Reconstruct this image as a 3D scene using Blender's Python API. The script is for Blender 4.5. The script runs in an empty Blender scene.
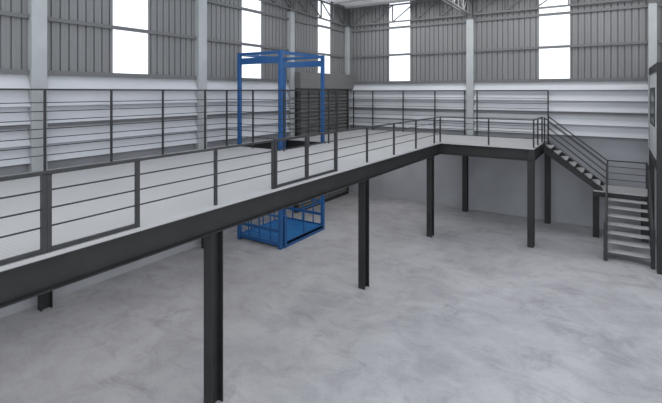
import bpy, bmesh, math, random
from mathutils import Vector
random.seed(4)
COL = bpy.context.scene.collection

# ------------------------------------------------------------------ materials
def nmat(name, rgb, rough=0.6, metal=0.0, spec=0.4):
    m = bpy.data.materials.new(name); m.use_nodes = True
    b = m.node_tree.nodes['Principled BSDF']
    b.inputs['Base Color'].default_value = (*rgb, 1)
    b.inputs['Roughness'].default_value = rough
    b.inputs['Metallic'].default_value = metal
    b.inputs['Specular IOR Level'].default_value = spec
    return m

def noisy(name, c1, c2, scale=3.0, rough=0.6, detail=4, stretch=(1, 1, 1), bump=0.0, spec=0.4, metal=0.0, lo=0.35, hi=0.65):
    m = nmat(name, c1, rough, metal, spec)
    nt = m.node_tree; N = nt.nodes; L = nt.links; b = N['Principled BSDF']
    tc = N.new('ShaderNodeTexCoord'); mp = N.new('ShaderNodeMapping'); mp.inputs['Scale'].default_value = stretch
    no = N.new('ShaderNodeTexNoise'); no.inputs['Scale'].default_value = scale; no.inputs['Detail'].default_value = detail
    cr = N.new('ShaderNodeValToRGB')
    cr.color_ramp.elements[0].position = lo; cr.color_ramp.elements[0].color = (*c1, 1)
    cr.color_ramp.elements[1].position = hi; cr.color_ramp.elements[1].color = (*c2, 1)
    L.new(tc.outputs['Object'], mp.inputs[0]); L.new(mp.outputs[0], no.inputs['Vector'])
    L.new(no.outputs['Fac'], cr.inputs[0]); L.new(cr.outputs[0], b.inputs['Base Color'])
    if bump:
        bp = N.new('ShaderNodeBump'); bp.inputs['Strength'].default_value = bump
        L.new(no.outputs['Fac'], bp.inputs['Height']); L.new(bp.outputs[0], b.inputs['Normal'])
    return m

def concrete_floor():
    m = nmat('floor_concrete', (.3, .3, .32), .55, 0, .35)
    nt = m.node_tree; N = nt.nodes; L = nt.links; b = N['Principled BSDF']
    tc = N.new('ShaderNodeTexCoord')
    def noise(scale, detail, dist, stretch, rgh=.6):
        mp = N.new('ShaderNodeMapping'); mp.inputs['Scale'].default_value = stretch
        mp.inputs['Rotation'].default_value = (0, 0, .35)
        n = N.new('ShaderNodeTexNoise'); n.inputs['Scale'].default_value = scale
        n.inputs['Detail'].default_value = detail; n.inputs['Distortion'].default_value = dist
        n.inputs['Roughness'].default_value = rgh
        L.new(tc.outputs['Object'], mp.inputs[0]); L.new(mp.outputs[0], n.inputs['Vector']); return n
    def ramp(n, p0, c0, p1, c1):
        r = N.new('ShaderNodeValToRGB'); r.color_ramp.elements[0].position = p0; r.color_ramp.elements[1].position = p1
        r.color_ramp.elements[0].color = (*c0, 1); r.color_ramp.elements[1].color = (*c1, 1)
        L.new(n.outputs['Fac'], r.inputs[0]); return r
    def mul(a, c, f):
        x = N.new('ShaderNodeMix'); x.data_type = 'RGBA'; x.blend_type = 'MULTIPLY'; x.inputs[0].default_value = f
        L.new(a, x.inputs[6]); L.new(c, x.inputs[7]); return x.outputs[2]
    base = ramp(noise(.45, 6, .6, (1, 1, 1)), .3, FLOOR_A, .7, FLOOR_B)
    mid = ramp(noise(1.25, 9, .8, (1, 1.4, 1), .7), .36, (.68, .68, .70), .54, (1, 1, 1))
    stain = ramp(noise(.7, 9, .8, (1, 1.3, 1), .76), .34, (.66, .66, .675), .45, (1, 1, 1))
    fine = ramp(noise(14, 4, .3, (1, 1, 1)), .3, (.93, .93, .93), .6, (1, 1, 1))
    c = mul(base.outputs[0], mid.outputs[0], .5)
    c = mul(c, stain.outputs[0], .7)
    c = mul(c, fine.outputs[0], .8)
    L.new(c, b.inputs['Base Color'])
    rr = N.new('ShaderNodeMapRange'); rr.inputs[3].default_value = .45; rr.inputs[4].default_value = .7
    L.new(noise(1.5, 5, .5, (1, 1, 1)).outputs['Fac'], rr.inputs[0]); L.new(rr.outputs[0], b.inputs['Roughness'])
    return m

def patterned(name, rgb, dark, scale, rough, rot=0.785):
    """fine raised diamond texture of a tread plate"""
    m = nmat(name, rgb, rough, 0, .4)
    nt = m.node_tree; N = nt.nodes; L = nt.links; b = N['Principled BSDF']
    tc = N.new('ShaderNodeTexCoord'); mp = N.new('ShaderNodeMapping'); mp.inputs['Rotation'].default_value = (0, 0, rot)
    ch = N.new('ShaderNodeTexChecker'); ch.inputs['Scale'].default_value = scale
    ch.inputs['Color1'].default_value = (*rgb, 1); ch.inputs['Color2'].default_value = (*dark, 1)
    L.new(tc.outputs['Object'], mp.inputs[0]); L.new(mp.outputs[0], ch.inputs['Vector'])
    no = N.new('ShaderNodeTexNoise'); no.inputs['Scale'].default_value = .7
    r = N.new('ShaderNodeMapRange'); r.inputs[3].default_value = .93; r.inputs[4].default_value = 1.05
    L.new(tc.outputs['Object'], no.inputs['Vector']); L.new(no.outputs['Fac'], r.inputs[0])
    x = N.new('ShaderNodeMix'); x.data_type = 'RGBA'; x.blend_type = 'MULTIPLY'; x.inputs[0].default_value = 1
    L.new(ch.outputs['Color'], x.inputs[6]); L.new(r.outputs[0], x.inputs[7]); L.new(x.outputs[2], b.inputs['Base Color'])
    return m

UD = 84
FLOOR_A = (.285, .283, .300); FLOOR_B = (.405, .402, .418)
M = dict(
    floor=concrete_floor(),
    deck=patterned('deck_plate', (.385, .387, .39), (.34, .342, .345), 24, .55),
    tread=patterned('tread_grating', (.42, .42, .43), (.28, .28, .29), 30, .6),
    steel=noisy('dark_steel', (.018, .0185, .0195), (.024, .0245, .0255), 2, .5, spec=.28),
    rail=noisy('rail_steel', (.026, .027, .029), (.034, .035, .038), 5, .5, spec=.3),
    sheet=noisy('corrugated_sheet', (.158, .161, .165), (.175, .178, .182), 1.2, .55, stretch=(1, 1, .2)),
    girt=nmat('girt_steel', (.12, .123, .127), .6),
    louvre=noisy('white_louvre', (.42, .435, .465), (.46, .472, .50), 1.0, .5, stretch=(.4, .4, 3)),
    strip=nmat('louvre_gap', (.11, .112, .12), .6),
    conc=noisy('wall_concrete', (.25, .26, .28), (.30, .31, .33), .8, .8, bump=.05),
    column=noisy('column_concrete', (.31, .33, .34), (.35, .37, .38), 1.3, .75, bump=.03),
    truss=nmat('truss_steel', (.115, .117, .12), .6),
    blue=noisy('lift_blue', (.010, .070, .205), (.013, .080, .235), 2, .42, spec=.5),
    bluefloor=noisy('lift_floor_blue', (.012, .105, .29), (.016, .125, .33), 3, .5),
    shutter=nmat('shutter_slat', (.12, .12, .117), .55),
    hood=nmat('shutter_hood', (.13, .13, .13), .6),
    roof=noisy('roof_sheet', (.74, .74, .75), (.80, .80, .81), .9, .6),
    purlin=nmat('purlin_steel', (.40, .40, .41), .6),
    lattice=nmat('lattice_steel', (.19, .192, .195), .6),
    cabin=noisy('cabin_panel', (.42, .44, .45), (.46, .48, .49), 1, .5),
    cabinglass=nmat('cabin_glass', (.012, .014, .016), .25, 0, .2),
    silver=nmat('handle_steel', (.5, .5, .52), .35, .8),
)
rm = M['roof'].node_tree; rp = rm.nodes['Principled BSDF']; ro = rm.nodes['Material Output']
rt = rm.nodes.new('ShaderNodeBsdfTranslucent'); rt.inputs[0].default_value = (.8, .8, .8, 1)
rx = rm.nodes.new('ShaderNodeMixShader'); rx.inputs[0].default_value = .34  # translucent share added so that daylight brightens the ceiling
rm.links.new(rp.outputs[0], rx.inputs[1]); rm.links.new(rt.outputs[0], rx.inputs[2]); rm.links.new(rx.outputs[0], ro.inputs[0])
g = bpy.data.materials.new('window_glass'); g.use_nodes = True
nt = g.node_tree; nt.nodes.clear()
o = nt.nodes.new('ShaderNodeOutputMaterial'); mx = nt.nodes.new('ShaderNodeMixShader'); mx.inputs[0].default_value = .05
tr = nt.nodes.new('ShaderNodeBsdfTransparent'); tr.inputs[0].default_value = (.97, .98, 1, 1)
gl = nt.nodes.new('ShaderNodeBsdfGlossy'); gl.inputs['Roughness'].default_value = .1
nt.links.new(tr.outputs[0], mx.inputs[1]); nt.links.new(gl.outputs[0], mx.inputs[2]); nt.links.new(mx.outputs[0], o.inputs[0])
M['glass'] = g

# ------------------------------------------------------------------ builders
class MB:
    def __init__(s): s.bm = bmesh.new()
    def box(s, x0, x1, y0, y1, z0, z1, bev=0):
        vs = [s.bm.verts.new((x, y, z)) for x in (x0, x1) for y in (y0, y1) for z in (z0, z1)]
        F = [(0, 1, 3, 2), (4, 6, 7, 5), (0, 4, 5, 1), (2, 3, 7, 6), (0, 2, 6, 4), (1, 5, 7, 3)]
        fs = [s.bm.faces.new([vs[i] for i in f]) for f in F]
        if bev:
            es = list({e for f in fs for e in f.edges})
            bmesh.ops.bevel(s.bm, geom=es, offset=bev, segments=1, affect='EDGES', clamp_overlap=True)
        return s
    def bar(s, p, q, w, h=None):
        """rectangular bar from p to q; w across, h up"""
        h = h or w; p = Vector(p); q = Vector(q); d = (q - p).normalized()
        up = Vector((0, 0, 1)) if abs(d.z) < .98 else Vector((0, 1, 0))
        a = d.cross(up).normalized(); b = a.cross(d).normalized()
        r = []
        for c in (p, q):
            r.append([s.bm.verts.new(c + a * (w / 2 * i) + b * (h / 2 * j)) for i, j in ((-1, -1), (1, -1), (1, 1), (-1, 1))])
        for k in range(4): s.bm.faces.new([r[0][k], r[0][(k + 1) % 4], r[1][(k + 1) % 4], r[1][k]])
        s.bm.faces.new(r[0][::-1]); s.bm.faces.new(r[1]); return s
    def tube(s, p, q, rad, n=8):
        p = Vector(p); q = Vector(q); d = (q - p).normalized()
        up = Vector((0, 0, 1)) if abs(d.z) < .98 else Vector((0, 1, 0))
        a = d.cross(up).normalized(); b = a.cross(d).normalized(); r = []
        for c in (p, q):
            r.append([s.bm.verts.new(c + a * (rad * math.cos(2 * math.pi * k / n)) + b * (rad * math.sin(2 * math.pi * k / n))) for k in range(n)])
        for k in range(n): s.bm.faces.new([r[0][k], r[0][(k + 1) % n], r[1][(k + 1) % n], r[1][k]])
        s.bm.faces.new(r[0][::-1]); s.bm.faces.new(r[1]); return s
    def extrude(s, prof, fn0, fn1):
        """closed profile of 2-D points, swept between two placements"""
        A = [s.bm.verts.new(fn0(*p)) for p in prof]; B = [s.bm.verts.new(fn1(*p)) for p in prof]
        n = len(prof)
        for k in range(n): s.bm.faces.new([A[k], A[(k + 1) % n], B[(k + 1) % n], B[k]])
        s.bm.faces.new(A[::-1]); s.bm.faces.new(B); return s
    def build(s, name, mat, parent=None, **props):
        bmesh.ops.recalc_face_normals(s.bm, faces=s.bm.faces)
        for v in s.bm.verts:
            if abs(v.co.z) < 1e-6: v.co.z = GROUND      # everything that stands on the ground reaches the floor level
        off = Vector((0, 0, 0))
        if parent:
            q = parent
            while q: off += q.location; q = q.parent
            for v in s.bm.verts: v.co -= off
        me = bpy.data.meshes.new(name); s.bm.to_mesh(me); s.bm.free(); me.materials.append(mat)
        ob = bpy.data.objects.new(name, me); COL.objects.link(ob)
        if parent: ob.parent = parent
        for k, v in props.items(): ob[k] = v
        return ob

def thing(name, label, cat, loc, group=None):
    e = bpy.data.objects.new(name, None); COL.objects.link(e); e.location = loc; e.empty_display_size = .2
    e['label'] = label; e['category'] = cat
    if group: e['group'] = group
    return e

def ibeam(h, w, tf=.018, tw=.012):
    """I profile: (across, up) with origin at bottom centre"""
    a = w / 2; b = tw / 2
    return [(-a, 0), (a, 0), (a, tf), (b, tf), (b, h - tf), (a, h - tf), (a, h), (-a, h), (-a, h - tf), (-b, h - tf), (-b, tf), (-a, tf)]

# ------------------------------------------------------------------ dimensions
GROUND = -0.05
XL, YB = -12.0, 20.0                 # left wall, back wall
DECK, PL = 3.312, 3.262              # deck surface, beam top
BB = 2.86                            # beam underside
RT = 4.28                            # low railing top
FT = 5.30                            # tall fence top
NX = -5.73                           # centre line of the near walkway beam
FY = 16.42                           # centre line of the front beam
EX = -2.46                           # centre line of the end beam (stairs)
def roofz(y): return 9.56 + .03 * (20 - y)
XR = 6.0

# ------------------------------------------------------------------ shell
MB().box(-12.4, XR, -8, 20.4, -.15, 0).build('floor', M['floor'], kind='structure')

def corrugated(axis, a0, a1, z0, z1, holes, face, name_mat):
    """sheet with narrow grooves; holes are (b0,b1) full-height gaps above z0"""
    mb = MB(); segs = []; c = a0
    for h0, h1 in holes: segs.append((c, h0)); c = h1
    segs.append((c, a1)); P = .219
    for s0, s1 in segs:
        pts = [(s0, 0)]; k = math.ceil((s0 + .03) / P)
        while k * P + .05 < s1 - .02:
            q = k * P; pts += [(q, 0), (q + .012, .045), (q + .036, .045), (q + .048, 0)]
            # faint stiffening swage half way between the grooves
            if q + .16 < s1 - .02: pts += [(q + .118, 0), (q + .124, .006), (q + .140, .006), (q + .146, 0)]
            k += 1
        pts.append((s1, 0)); pts += [(s1, .06), (s0, .06)]
        if axis == 'y': f = lambda z: (lambda a, d: (face - d, a, z))
        else: f = lambda z: (lambda a, d: (a, face + d, z))
        mb.extrude(pts, f(z0), f(z1))
    return mb

SILL = 5.72; WT = 9.95
WINL = [(2.10, 3.22), (7.13, 8.28), (12.26, 13.39), (17.36, 18.50)]
WINB = [(-9.53, -8.41), (-2.71, -1.58)]
wl = corrugated('y', -1, YB, SILL, WT, WINL, XL, M).build('wall_left', M['sheet'], kind='structure')
wb = corrugated('x', XL, XR, SILL, WT, WINB, YB, M).build('wall_back', M['sheet'], kind='structure')

# windows: tall translucent strips
n = 1
for (a, b) in WINL:
    w = MB().box(XL - .05, XL - .02, a, b, SILL, WT).build('window_%d' % n, M['glass'], kind='structure'); n += 1
for (a, b) in WINB:
    w = MB().box(a, b, YB + .02, YB + .05, SILL, WT).build('window_%d' % n, M['glass'], kind='structure'); n += 1

# sills, girts, louvres, concrete base as parts of each wall
LB = [(5.64, 5.29), (5.29, 4.86), (4.86, 4.43), (4.35, 3.92), (3.92, 3.49)]
def louvre_profile():
    pts = []
    for z1, z0 in LB:
        for i in range(7):
            t = i / 6; pts.append((.0 + .15 * max(0, (t - .12) / .88) ** 1.5, z1 - (z1 - z0 - .015) * t))
        pts.append((.13, z0 + .003)); pts.append((.0, z0))
        if z0 == 4.43: pts.append((.0, 4.35))
    pts += [(-.05, 3.49), (-.05, 5.64)]
    return pts
lp = louvre_profile()
MB().extrude(lp, lambda d, z: (XL + d, -1, z), lambda d, z: (XL + d, 19.98, z)).build('louvre_band', M['louvre'], wl)
MB().extrude(lp, lambda d, z: (XL + .1, YB - d, z), lambda d, z: (XR, YB - d, z)).build('louvre_band', M['louvre'], wb)
MB().box(XL - .05, XL + .14, -1, 20, 4.355, 4.425).build('louvre_rail', M['strip'], wl, label='dark grey horizontal rail')
MB().box(XL + .1, XR, YB - .14, YB + .05, 4.355, 4.425).build('louvre_rail', M['strip'], wb, label='dark grey horizontal rail')
MB().box(XL - .15, XL - .03, -1, 20.15, 0, 3.50).build('lower_wall', M['conc'], wl, label='plain grey concrete lower wall')
MB().box(XL - .03, XR, YB + .04, YB + .15, 0, 3.50).build('lower_wall', M['conc'], wb, label='plain grey concrete lower wall')
MB().box(XL - .06, XL + .09, -1, 20, 5.64, 5.76).build('sill_rail', M['girt'], wl)
MB().box(XL + .09, XR, YB - .09, YB + .06, 5.64, 5.76).build('sill_rail', M['girt'], wb)
for z in (7.0, 8.34):
    MB().box(XL, XL + .08, -1, 19.7, z, z + .10).build('girt', M['girt'], wl)
    MB().box(XL + .4, XR, YB - .08, YB, z, z + .10).build('girt', M['girt'], wb)

# roof
rf = MB()
pts = []; k = 0; x = -12.3
while x < XR:
    pts += [(x, 0), (x + .26, 0), (x + .29, .04), (x + .36, .04), (x + .39, 0)]; x += .39
pts += [(x, 0), (x, .1), (-12.3, .1)]
rf.extrude(pts, lambda a, d: (a, 13.4, roofz(13.4) + .12 + d), lambda a, d: (a, 20.3, roofz(20.3) + .12 + d))
ceil = rf.build('ceiling', M['roof'], kind='structure')
for k in range(13):
    y = 19.85 - k * 1.15
    MB().box(-12, XR, y - .025, y + .025, roofz(y) + .03, roofz(y) + .12).build('purlin', M['purlin'], ceil)

MB().extrude([(-12.3, 0), (XR, 0), (XR, .03), (-12.3, .03)], lambda a, d: (a, 4.0, roofz(4.0) + .12 + d), lambda a, d: (a, 13.4, roofz(13.4) + .12 + d)).build('daylight_inlet_sheet', M['glass'], ceil, label='unseen clear roof sheet added to let daylight in')  # clear stretch of roof out of view, added to bring daylight to the back
# ------------------------------------------------------------------ concrete columns
def ccol(x0, x1, y0, y1, top, label, group):
    t = thing('concrete_column', label, 'column', ((x0 + x1) / 2, (y0 + y1) / 2, 0), group)
    MB().box(x0, x1, y0, y1, 3.18, top, .012).build('shaft', M['column'], t)
    if x0 < -11.9: MB().box(XL - .1, XL - .025, y0, y1, 0, 3.18).build('plinth', M['conc'], t)
    else: MB().box(x0, x1, YB + .035, YB + .1, 0, 3.18).build('plinth', M['conc'], t)
    cx, cy = (x0 + x1) / 2, (y0 + y1) / 2
    zt = roofz(cy) - .1
    if zt > top:
        MB().box(x0 - .02, x1 + .02, y0 - .02, y1 + .02, top, top + .05).build('cap_plate', M['truss'], t)
        if x1 - x0 >= .2:
            MB().extrude([(p, q - .1) for p, q in ibeam(.2, .2)], lambda a, b: (cx + a, cy + b, top + .05), lambda a, b: (cx + a, cy + b, zt)).build('steel_stub', M['truss'], t, label='grey steel stub above the concrete shaft')
    return t
GL = 'concrete columns along the window wall'
ccol(-12.02, -11.80, -.10, .25, 8.7, 'concrete column of the left wall outside the left picture edge', GL)
ccol(-12.02, -11.80, 4.98, 5.33, 8.7, 'pale concrete column nearest the left picture edge, against the long window wall', GL)
ccol(-12.02, -11.80, 10.03, 10.39, 8.7, 'pale concrete column to the left of the blue lift tower, on the long window wall', GL)
ccol(-12.02, -11.80, 15.02, 15.30, 8.7, 'pale concrete column rising directly left of the grey roller shutter box', GL)
ccol(-11.98, -11.76, 19.76, 19.98, 8.62, 'slim concrete column in the far corner where the two walls meet', GL)
GB = 'concrete columns along the far wall'
ccol(-5.65, -5.34, 19.80, 20.02, 8.46, 'pale concrete column in the middle of the far wall, between two bright windows', GB)
ccol(.96, 1.22, 19.80, 20.02, 8.46, 'pale concrete column on the far wall, just behind the raised cabin', GB)

# ------------------------------------------------------------------ roof trusses
def truss(label, P, n, zb, zt, up_forward, group, r=.055, w=.07, start=0):
    """P(t) gives the plan point of panel point t (0..n)"""
    x0, y0 = P(0)
    t = thing('roof_truss', label, 'roof truss', (x0, y0, zb(y0)), group)
    def pt(k, z): x, y = P(k); return (x, y, z(y))
    MB().bar(pt(0, zb), pt(n, zb), w, w).build('bottom_chord', M['truss'], t)
    MB().bar(pt(0, zt), pt(n, zt), w, w).build('top_chord', M['truss'], t)
    for k in range(n + 1):
        MB().bar(pt(k, zb), pt(k, zt), r, r).build('vertical_web', M['truss'], t)
        if k < n:
            if up_forward: MB().bar(pt(k, zb), pt(k + 1, zt), r * .85, r * .85).build('diagonal_web', M['truss'], t)
            else: MB().bar(pt(k, zt), pt(k + 1, zb), r * .85, r * .85).build('diagonal_web', M['truss'], t)
    return t
zb = lambda y: 8.66 + .03 * (20 - y)
zt = lambda y: roofz(y) - .07
truss('zigzag steel truss running above the long left window wall', lambda k: (-11.85, 5.1 + 14.55 * k / 13), 13, zb, zt, False, None)
truss('zigzag steel truss over the far wall between the corner and the middle column', lambda k: (-11.6 + 5.85 * k / 5, 19.85), 5, zb, zt, True, None)
truss('zigzag steel truss over the far wall, right of the middle column', lambda k: (-5.3 + 6.15 * k / 5, 19.85), 5, zb, zt, True, None)
def cross(label, x):
    tt = thing('cross_truss', label, 'roof truss', (x, 19.7, 8.66))
    for dx in (-.09, .09):
        MB().bar((x + dx, 19.78, zb(19.78)), (x + dx, 5.2, zb(5.2)), .04, .055).build('bottom_chord', M['lattice'], tt)
        MB().bar((x + dx, 19.78, zt(19.78)), (x + dx, 5.2, zt(5.2)), .04, .055).build('top_chord', M['lattice'], tt)
    for k in range(21):
        y = 19.7 - .7 * k; y2 = y - .7
        MB().bar((x, y, zb(y)), (x, y, zt(y)), .04).build('vertical_web', M['lattice'], tt)
        if k < 20:
            if k % 2: MB().bar((x, y, zb(y)), (x, y2, zt(y2)), .04).build('diagonal_web', M['lattice'], tt)
            else: MB().bar((x, y, zt(y)), (x, y2, zb(y2)), .04).build('diagonal_web', M['lattice'], tt)
cross('latticed roof truss running toward the viewer from the middle far-wall column', -5.54)
cross('latticed roof truss running toward the viewer above the raised cabin', 1.12)

# ------------------------------------------------------------------ mezzanine platform
mz = thing('mezzanine_platform', 'L-shaped mezzanine walkway with light grey deck and dark steel edge beams', 'mezzanine', (-8.7, 12, BB))
HX0, HX1, HY0, HY1 = -11.50, -9.15, 11.25, 14.16     # hatch for the lift
XD0, XD1 = -11.78, NX + .10
YD1 = 19.74; XN = -11.52
d = MB()
d.box(XD0, XD1, -1, HY0, PL, DECK)
d.box(XD0, HX0, HY0, HY1, PL, DECK)
d.box(HX1, XD1, HY0, HY1, PL, DECK)
d.box(XD0, XD1, HY1, 15.2, PL, DECK)
d.box(XN, XD1, 15.2, FY - .10, PL, DECK)
d.box(XN, EX + .10, FY - .10, YD1, PL, DECK)
d.build('deck_plate', M['deck'], mz, label='light grey tread plate deck')
H = PL - BB
def edge(p, q, across, name='edge_beam', h=H, w=.20, zb0=BB, parent=None):
    pr = ibeam(h, w)
    if across == 'x': f = lambda c: (lambda a, b: (c[0] + a, c[1], zb0 + b))
    else: f = lambda c: (lambda a, b: (c[0], c[1] + a, zb0 + b))
    return MB().extrude(pr, f(p), f(q)).build(name, M['steel'], parent or mz)
edge((NX, -1), (NX, FY - .1), 'x')
edge((NX - .1, FY), (EX - .1, FY), 'y')
edge((EX, FY + .1), (EX, YD1), 'x')
edge((XD0 + .1, -1), (XD0 + .1, 15.2), 'x')
edge((XN + .1, 15.2), (XN + .1, YD1), 'x')
edge((XN + .2, YD1 - .1), (EX - .1, YD1 - .1), 'y')
for y in (.1, 2.6, 5.16, 7.7, 10.4, 14.30, 15.05): edge((XD0 + .2, y), (NX - .1, y), 'y', 'cross_beam', .30, .14, PL - .30)
for y in (HY0 - .08, ): edge((XD0 + .2, y), (NX - .1, y), 'y', 'hatch_beam', .30, .14, PL - .30)
edge((HX1 + .08, HY0), (HX1 + .08, 14.23), 'x', 'hatch_beam', .30, .14, PL - .30)
for x in (-9.6, -7.6, -5.63, -4.0): edge((x, FY + .1), (x, YD1 - .2), 'x', 'cross_beam', .30, .14, PL - .30)

MB().box(EX - .1, EX + .1, FY - .1, FY + .1, BB, PL).build('corner_block', M['steel'], mz)
def hcol(x, y, label, group='dark steel columns carrying the mezzanine', top=BB, s=.25, name='steel_column'):
    """flanges face the y direction; (x,y) is the centre"""
    pr = [(p, q - s / 2) for p, q in ibeam(s, .20, .02, .014)]
    m = MB().extrude(pr, lambda a, b: (x + a, y + b, 0), lambda a, b: (x + a, y + b, top))
    for v in m.bm.verts: v.co -= Vector((x, y, 0))
    ob = m.build(name, M['steel']); ob.location = (x, y, 0)
    ob['label'] = label; ob['category'] = 'column'; ob['group'] = group
    return ob
hcol(NX, 5.18, 'dark steel column nearest the viewer, running off the bottom edge')
hcol(NX, 10.46, 'dark steel column under the walkway, second nearest, right of the blue lift')
hcol(NX, 15.52, 'dark steel column under the walkway, near the inner corner of the L')
hcol(-11.68, 5.22, 'dark steel column showing only its foot under the beam at far left')
hcol(-11.68, 10.24, 'dark steel column mostly hidden behind the nearest column')
hcol(EX, FY - .09, 'dark steel column at the front corner beside the stairs')
hcol(EX + .12, YD1 - .10, 'dark steel column at the back corner below the top of the stairs')
hcol(-5.63, YD1 - .14, 'dark steel column against the far wall under the inner corner')

# ------------------------------------------------------------------ railings
def post(par, x, y, z0, z1, w=.05, wy=None, name='post'):
    wy = wy or w
    return MB().box(x - w / 2, x + w / 2, y - wy / 2, y + wy / 2, z0, z1, .004).build(name, M['rail'], par)
def rail(par, p, q, r=.011, name='rail'): return MB().tube(p, q, r).build(name, M['rail'], par)
def toprail(par, p, q, w=.05, h=.035, name='top_rail'): return MB().bar(p, q, w, h).build(name, M['rail'], par)

RX = -5.69; LOWZ = (4.05, 3.835, 3.62)
def lowrail(label, pts, posts, group='low guard railing sections on the deck edge', gate=False, pw=.05):
    """pts: two plan end points; posts: fractions or plan points"""
    (xa, ya), (xb, yb) = pts
    t = thing('guard_railing' if not gate else 'railing_gate', label, 'railing' if not gate else 'gate', (xa, ya, DECK), group)
    toprail(t, (xa, ya, RT - .02), (xb, yb, RT - .02), .05 if not gate else .055, .035 if not gate else .045)
    for z in LOWZ: rail(t, (xa, ya, z), (xb, yb, z))
    for (x, y) in posts: post(t, x, y, DECK, RT - .03, pw)
    if gate: MB().bar((xa, ya, DECK + .03), (xb, yb, DECK + .03), .045, .045).build('bottom_rail', M['rail'], t)
    return t
GG = 'framed railing gates along the near walkway'
lowrail('framed railing gate cut by the left picture edge', ((RX, -.9), (RX, 2.55)), [(RX, -.87), (RX, .8), (RX, 2.525)], GG, True, .055)
lowrail('framed railing gate second from the left picture edge, on the near walkway', ((RX, 2.552), (RX, 3.77)), [(RX, 2.58), (RX, 3.74)], GG, True, .055)
lowrail('low dark railing with one middle post, left of the narrow framed gate pair', ((RX, 3.775), (RX, 6.69)), [(RX, 5.19), (RX, 6.665)])
lowrail('two-leaf framed railing gate in front of the blue lift tower', ((RX, 6.70), (RX, 9.02)), [(RX, 6.735), (RX, 7.80), (RX, 8.985)], GG, True, .07)
lowrail('low dark railing running from the lift gate to the inner corner', ((RX, 9.03), (RX, FY - .03)), [(RX, 10.57), (RX, 12.29), (RX, 14.04), (RX, 15.82)])
lowrail('low dark railing along the short front edge, facing the viewer', ((RX + .02, FY), (EX + .08, FY)), [(RX + .02, FY), (-3.88, FY), (EX + .07, FY)])
SY0, SY1 = 18.45, 19.62     # stair flight 1 near and far edge
lowrail('short low railing at the head of the stairs, receding from the front corner', ((EX + .07, FY + .04), (EX + .07, SY0)), [(EX + .07, 17.35), (EX + .07, SY0 - .02)])

def tall(label, a, b, posts, group='tall multi-bar fences around the deck'):
    (xa, ya), (xb, yb) = a, b
    t = thing('tall_railing', label, 'fence', (xa, ya, DECK), group)
    toprail(t, (xa, ya, FT - .02), (xb, yb, FT - .02), .05, .04)
    z = 4.965
    for k in range(7): rail(t, (xa, ya, z), (xb, yb, z), .0105); z -= .2125
    for x, y in posts: post(t, x, y, DECK, FT - .03, .05)
    return t
TX = -11.60; CY = 11.10; SX = -9.0; BY = 14.25
tall('tall dark fence running along the long window wall at left', (TX, -.9), (TX, CY - .03), [(TX, y) for y in (.2, 1.85, 3.5, 5.18, 6.85, 8.48, 10.12)])
tall('tall dark fence on the side of the lift hatch nearest the viewer', (TX, CY), (SX, CY), [(TX, CY), (-10.35, CY), (SX, CY)])
tall('tall dark fence on the walkway side of the lift hatch', (SX, CY + .04), (SX, BY - .04), [(SX, 12.45), (SX, 13.72)])
tall('tall dark fence on the far side of the lift hatch', (SX, BY), (TX + .1, BY), [(SX, BY), (-10.3, BY)])
FX2 = -11.44
tall('tall dark fence standing right in front of the roller shutter', (FX2, BY + .04), (FX2, 19.62), [(FX2, 15.2), (FX2, 16.65), (FX2, 18.2)])
tall('tall dark fence along the far wall, left of the middle concrete column', (FX2 + .03, 19.68), (-5.66, 19.68), [(FX2 + .06, 19.68), (-10.27, 19.68), (-8.63, 19.68), (-7.05, 19.68), (-5.68, 19.68)])
tall('tall dark fence along the far wall, right of the middle column, ending at the stairs', (-5.20, 19.68), (-2.33, 19.68), [(-5.14, 19.68), (-2.33, 19.68)])

# ------------------------------------------------------------------ stairs, upper flight (along +x)
u1 = thing('upper_stair_flight', 'upper flight of open steel stairs descending along the far wall', 'staircase', (-.4, 19, 1.7))
x0, x1 = -2.34, -.30; zA, zB = DECK, 1.70
NR = 8; rise = (zA - zB) / NR; go = .262
for k in range(1, NR):
    xa = x0 + go * (k - 1); z = zA - rise * k
    MB().box(xa - .02, xa + go - .005, SY0 + .05, SY1 - .05, z - .035, z, .003).build('tread', M['tread'], u1, label='light grey stair tread')
for y, nm in ((SY0 + .025, 'stringer'), (SY1 - .025, 'stringer')):
    sl = -rise / go
    xe = x0 + go * (NR - 1) + .05
    mb = MB(); f = lambda xx: zA + sl * (xx - x0)
    pr = [(x0 - .0, zA - .02), (x0 + .12, f(x0 + .12) - .06), (xe, f(xe) - .06), (xe + .06, zB + .0), (xe + .06, zB - .17), (x0, f(x0) - .38)]
    mb.extrude(pr, lambda a, b: (a, y - .025, b), lambda a, b: (a, y + .025, b)); mb.build(nm, M['steel'], u1)
for y, nm in ((SY0, 'handrail'), (SY1, 'handrail')):
    hx = -.30; z1 = 1.7 + .95
    hr = toprail(u1, (x0, y, RT - .02), (hx, y, z1 - .02), .045, .04, nm)
    for k in (1, 2, 3): rail(u1, (x0, y, RT - .02 - .24 * k), (hx, y, z1 - .02 - .24 * k), .011, 'rail')
    post(u1, x0 + .03, y, DECK - .1, RT - .04, .05)
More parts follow.
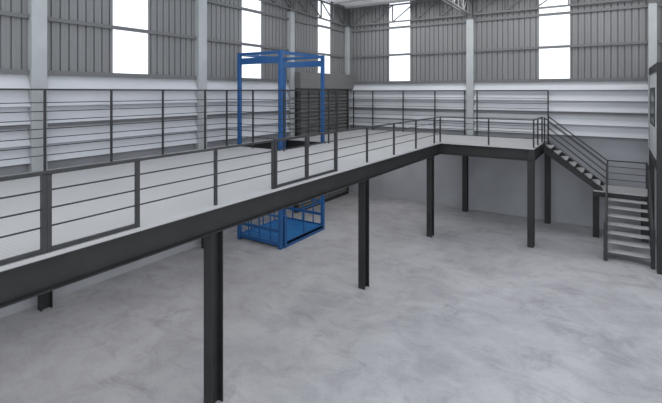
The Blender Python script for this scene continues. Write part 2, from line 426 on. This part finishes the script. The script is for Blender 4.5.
# ------------------------------------------------------------------ landing
LX0, LX1, LY0, LY1 = -.72, .95, 18.42, 19.70; LZ = 1.70
la = thing('stair_landing', 'steel stair landing with railing at mid height beside the far wall', 'stair landing', (.15, 19, 0))
MB().box(LX0, LX1, LY0, LY1, LZ - .045, LZ).build('landing_plate', M['tread'], la, label='light grey grating plate')
fr = MB()
for y in (LY0 + .03, LY1 - .03): fr.box(LX0, LX1, y - .03, y + .03, LZ - .22, LZ - .045)
for x in (LX0 + .03, LX1 - .03): fr.box(x - .03, x + .03, LY0 + .06, LY1 - .06, LZ - .22, LZ - .045)
fr.build('landing_frame', M['steel'], la)
for x, y in ((LX0 + .08, 18.72), (LX1 - .12, 19.0), (LX1 - .12, LY1 - .14)):
    pr = [(p, q - .09) for p, q in ibeam(.20, .20, .018, .012)]
    MB().extrude(pr, lambda a, b: (x + a, y + b, 0), lambda a, b: (x + a, y + b, LZ - .22 if y > 19.2 else LZ - .05)).build('leg', M['steel'], la)
ly = LY1 - .03; lt = LZ + .95
toprail(la, (-.30, ly, lt - .02), (.92, ly, lt - .02), .045, .04, 'top_rail')
for k in (1, 2, 3): rail(la, (-.30, ly, lt - .24 * k), (.92, ly, lt - .24 * k))
post(la, -.30, ly, LZ, lt, .05); post(la, .90, ly, LZ, lt, .05)
toprail(la, (.90, ly - .03, lt - .02), (.90, LY0 + .05, lt - .02), .045, .04, 'top_rail')
for k in (1, 2, 3): rail(la, (.90, ly - .03, lt - .24 * k), (.90, LY0 + .05, lt - .24 * k))

# ------------------------------------------------------------------ lower flight (toward the viewer)
u2 = thing('lower_stair_flight', 'lower flight of open steel stairs coming down to the floor', 'staircase', (.3, 16.3, 0))
A, B = -.30, .90; ys = LY0; r2 = LZ / 8; g2 = .29
for k in range(1, 8):
    yf = ys - .27 - g2 * (k - 1); z = LZ - r2 * k
    MB().box(A + .04, B - .04, yf, yf + g2 + .02, z - .04, z, .003).build('tread', M['tread'], u2, label='light grey stair tread')
sl = r2 / g2
yend = ys - .27 - g2 * 6 - .12
for x in (A, B):
    f = lambda y: LZ + sl * (y - ys)
    pr = [(ys, LZ), (ys, LZ - .38), (yend + .32, 0), (yend - .05, 0), (yend - .05, .22)]
    MB().extrude(pr, lambda a, b: (x - .03, a, b), lambda a, b: (x + .03, a, b)).build('stringer', M['steel'], u2)
    zt1 = LZ + .95; zb1 = .22 + .90
    toprail(u2, (x, ys, zt1 - .02), (x, yend - .02, zb1), .05, .045, 'handrail')
    for k in (1, 2, 3): rail(u2, (x, ys, zt1 - .02 - .24 * k), (x, yend - .02, zb1 - .24 * k), .011)
    MB().box(x - .055, x + .055, yend - .10, yend - .04, 0, zb1 + .02, .004).build('newel_post', M['rail'], u2)
    post(u2, x, ys - .01, LZ - .1, zt1, .06)

# ------------------------------------------------------------------ blue lift tower
lf = thing('goods_lift', 'bright blue steel goods lift tower passing through the mezzanine hatch', 'goods lift', (-10.4, 12.7, 0))
bx0, bx1, by0, by1 = -11.42, -9.41, 11.43, 14.07; LT = 6.62; pw = .12
for x in (bx0, bx1 - pw):
    for y in (by0, by1 - pw):
        MB().box(x, x + pw, y, y + pw, 0, LT, .006).build('upright', M['blue'], lf)
for y in (by0, by1 - pw):
    MB().box(bx0 + pw, bx1 - pw, y + .02, y + pw - .02, LT - .11, LT - .01).build('top_beam', M['blue'], lf)
    MB().box(bx0 + pw, bx1 - pw, y + .01, y + pw - .01, 6.20, 6.42).build('hoist_beam', M['blue'], lf)
for x in (bx0, bx1 - pw):
    MB().box(x + .02, x + pw - .02, by0 + pw, by1 - pw, LT - .11, LT - .01).build('top_beam', M['blue'], lf)
# platform and low cage
MB().box(bx0 + .03, bx1 - .0, by0 + .14, by1 - .14, .05, .13).build('platform', M['bluefloor'], lf, label='flat blue platform floor')
MB().box(bx1 - .06, bx1 + .0, by0 + .14, by1 - .12, .0, .16).build('platform_kerb', M['blue'], lf)
for y, inner in ((by0 + .06, 0), (by1 - .06, 1)):
    pn = MB().bar((bx0 + pw, y, .53), (bx1 - pw, y, .53), .04, .10).build('mid_rail', M['blue'], lf)
    MB().bar((bx0 + pw, y, .10), (bx1 - pw, y, .10), .05, .12).build('bottom_rail', M['blue'], lf)
    MB().bar((bx0 + pw, y, 1.03), (bx1 - pw, y, 1.03), .04, .06).build('cage_top_rail', M['blue'], lf)
    for i, z in enumerate((.23, .32) if not inner else ()): MB().tube((bx0 + pw, y, z), (bx1 - pw, y, z), .012).build('guard_bar', M['blue'], lf)
    for k in (1, 2, 3):
        x = bx0 + (bx1 - bx0) * k / 4
        MB().box(x - .02, x + .02, y - .015, y + .015, .1, 1.03).build('cage_upright', M['blue'], lf)
# left side panel
x = bx0 + .06
for z, h in ((.10, .12), (.53, .08), (1.03, .06)): MB().bar((x, by0 + pw, z), (x, by1 - pw, z), .04, h).build('side_rail', M['blue'], lf)
for k in (1, 2, 3):
    y = by0 + (by1 - by0) * k / 4; MB().box(x - .015, x + .015, y - .02, y + .02, .1, 1.03).build('cage_upright', M['blue'], lf)
# entrance side
x = bx1 - .05
MB().box(x - .03, x + .07, by0 + .20, by0 + .32, 0, 1.04, .005).build('gate_post', M['blue'], lf)
MB().box(x - .02, x + .02, 12.76, 12.81, .13, 1.04).build('gate_post', M['blue'], lf)
MB().bar((x, 12.6, 1.03), (x, by1 - pw, 1.03), .035, .04).build('gate_rail', M['blue'], lf)

# ------------------------------------------------------------------ roller shutter
sh = thing('roller_shutter', 'dark slatted roller shutter with grey box head on the window wall', 'roller shutter', (-11.8, 17.6, 0))
MB().box(-11.90, -11.52, 15.32, 19.98, 5.37, 6.10, .01).build('shutter_box', M['hood'], sh, label='plain mid grey box head')
sp = []; z = 0.0
while z < 5.36:
    sp += [(-.04, z), (-.04, z + .05), (.05, z + .054), (.05, z + .075), (.03, z + .165)]; z += .17
sp += [(-.05, z), (-.05, 0)]
MB().extrude(sp, lambda a, b: (-11.80 + a, 15.45, b), lambda a, b: (-11.80 + a, 19.66, b)).build('slat_curtain', M['shutter'], sh)
MB().box(-11.86, -11.70, 15.30, 15.45, 0, 5.37).build('guide_rail', M['steel'], sh)
MB().box(-11.86, -11.72, 19.66, 19.76, 0, 5.37).build('guide_rail', M['steel'], sh)
MB().box(-11.76, -11.68, 15.45, 19.66, .0, .10).build('bottom_bar', M['steel'], sh)

# ------------------------------------------------------------------ raised cabin at right
cb = thing('raised_cabin', 'raised light grey cabin with dark steel frame at the right picture edge', 'cabin', (2.5, 17.9, 0))
CX0, CX1, CY0, CY1, CZ0, CZ1 = .97, 4.6, 15.85, 19.74, 2.92, 6.08
MB().box(CX0 + .03, CX1 - .03, CY0 + .05, CY1 - .03, CZ0 + .03, CZ1 - .03).build('wall_panel', M['cabin'], cb)
for x in (CX0, CX1 - .16):
    for y, nm in ((CY0, 'corner_post'), (CY1 - .16, 'corner_post')):
        MB().box(x, x + .16, y, y + .16, 0, CZ1 - .24 if y < 17 or x > 2 else CZ0, .006).build(nm, M['steel'], cb)
for z0, z1 in ((CZ1 - .24, CZ1), (CZ0, CZ0 + .22)):
    o_ = .0 if z0 < 4 else -.0
    for y in (CY0, CY1 - .12):
        MB().box(CX0 + (.16 if z0 < 4 else 0), CX1 - (.16 if z0 < 4 else 0), y, y + .12, z0, z1).build('frame_beam', M['steel'], cb)
    for x in (CX0, CX1 - .12):
        MB().box(x, x + .12, CY0 + (.16 if z0 < 4 else .12), CY1 - (.16 if z0 < 4 else .12), z0, z1).build('frame_beam', M['steel'], cb)
wf = MB(); a0, a1, b0, b1 = 17.15, 19.3, 4.12, 5.36
for y0_, y1_, z0_, z1_ in ((a0, a1, b0, b0 + .06), (a0, a1, b1 - .06, b1), (a0, a0 + .06, b0, b1), (a1 - .06, a1, b0, b1)):
    wf.box(CX0 + .01, CX0 + .05, y0_, y1_, z0_, z1_)
w_ = wf.build('window_frame', M['steel'], cb)
MB().box(CX0 + .02, CX0 + .04, a0 + .05, a1 - .05, b0 + .05, b1 - .05).build('pane', M['cabinglass'], w_)

# ------------------------------------------------------------------ light
w = bpy.data.worlds.new('World'); bpy.context.scene.world = w; w.use_nodes = True
bg = w.node_tree.nodes['Background']; bg.inputs[0].default_value = (.93, .96, 1.0, 1); bg.inputs[1].default_value = 1.75
def area(name, loc, size, power, rot=(0, 0, 0), col=(1, 1, 1)):
    l = bpy.data.lights.new(name, 'AREA'); l.shape = 'RECTANGLE'; l.size, l.size_y = size; l.energy = power; l.color = col
    o = bpy.data.objects.new(name, l); COL.objects.link(o); o.location = loc; o.rotation_euler = rot; return o
area('overhead_fill', (-4.5, 11.5, 9.2), (12, 2.5), 150, (math.radians(42), 0, 0))  # added fill without a lamp, tilted to brighten the back wall
area('overhead_fill', (-4.5, 18.2, 9.3), (13, 1.6), 300)  # added overhead fill for the far deck and louvres, no lamp here
area('under_deck_fill', (-8.7, 5.0, 2.84), (3.2, 7), UD)  # these three are added fill under the deck, no fixtures exist there
area('under_deck_fill', (-8.7, 12.5, 2.84), (3.2, 7), UD)
area('under_deck_fill', (-8.8, 18.0, 2.84), (4, 2.4), UD * .6)

# ------------------------------------------------------------------ camera
cam = bpy.data.cameras.new('Camera'); co = bpy.data.objects.new('Camera', cam); COL.objects.link(co)
F = 441.0
co.location = (0, 0, 5.22); co.rotation_euler = (math.pi / 2, 0, math.atan(286 / F))
cam.sensor_fit = 'HORIZONTAL'; cam.sensor_width = 36; cam.lens = 36 * F / 662
cam.shift_x = 0; cam.shift_y = -(201.5 - 92) / 662; cam.clip_end = 200; cam.clip_start = .05
sc = bpy.context.scene; sc.camera = co
sc.view_settings.view_transform = 'Standard'; sc.view_settings.look = 'None'; sc.view_settings.gamma = 1
sc.view_settings.use_curve_mapping = False; sc.view_settings.exposure = 0.0
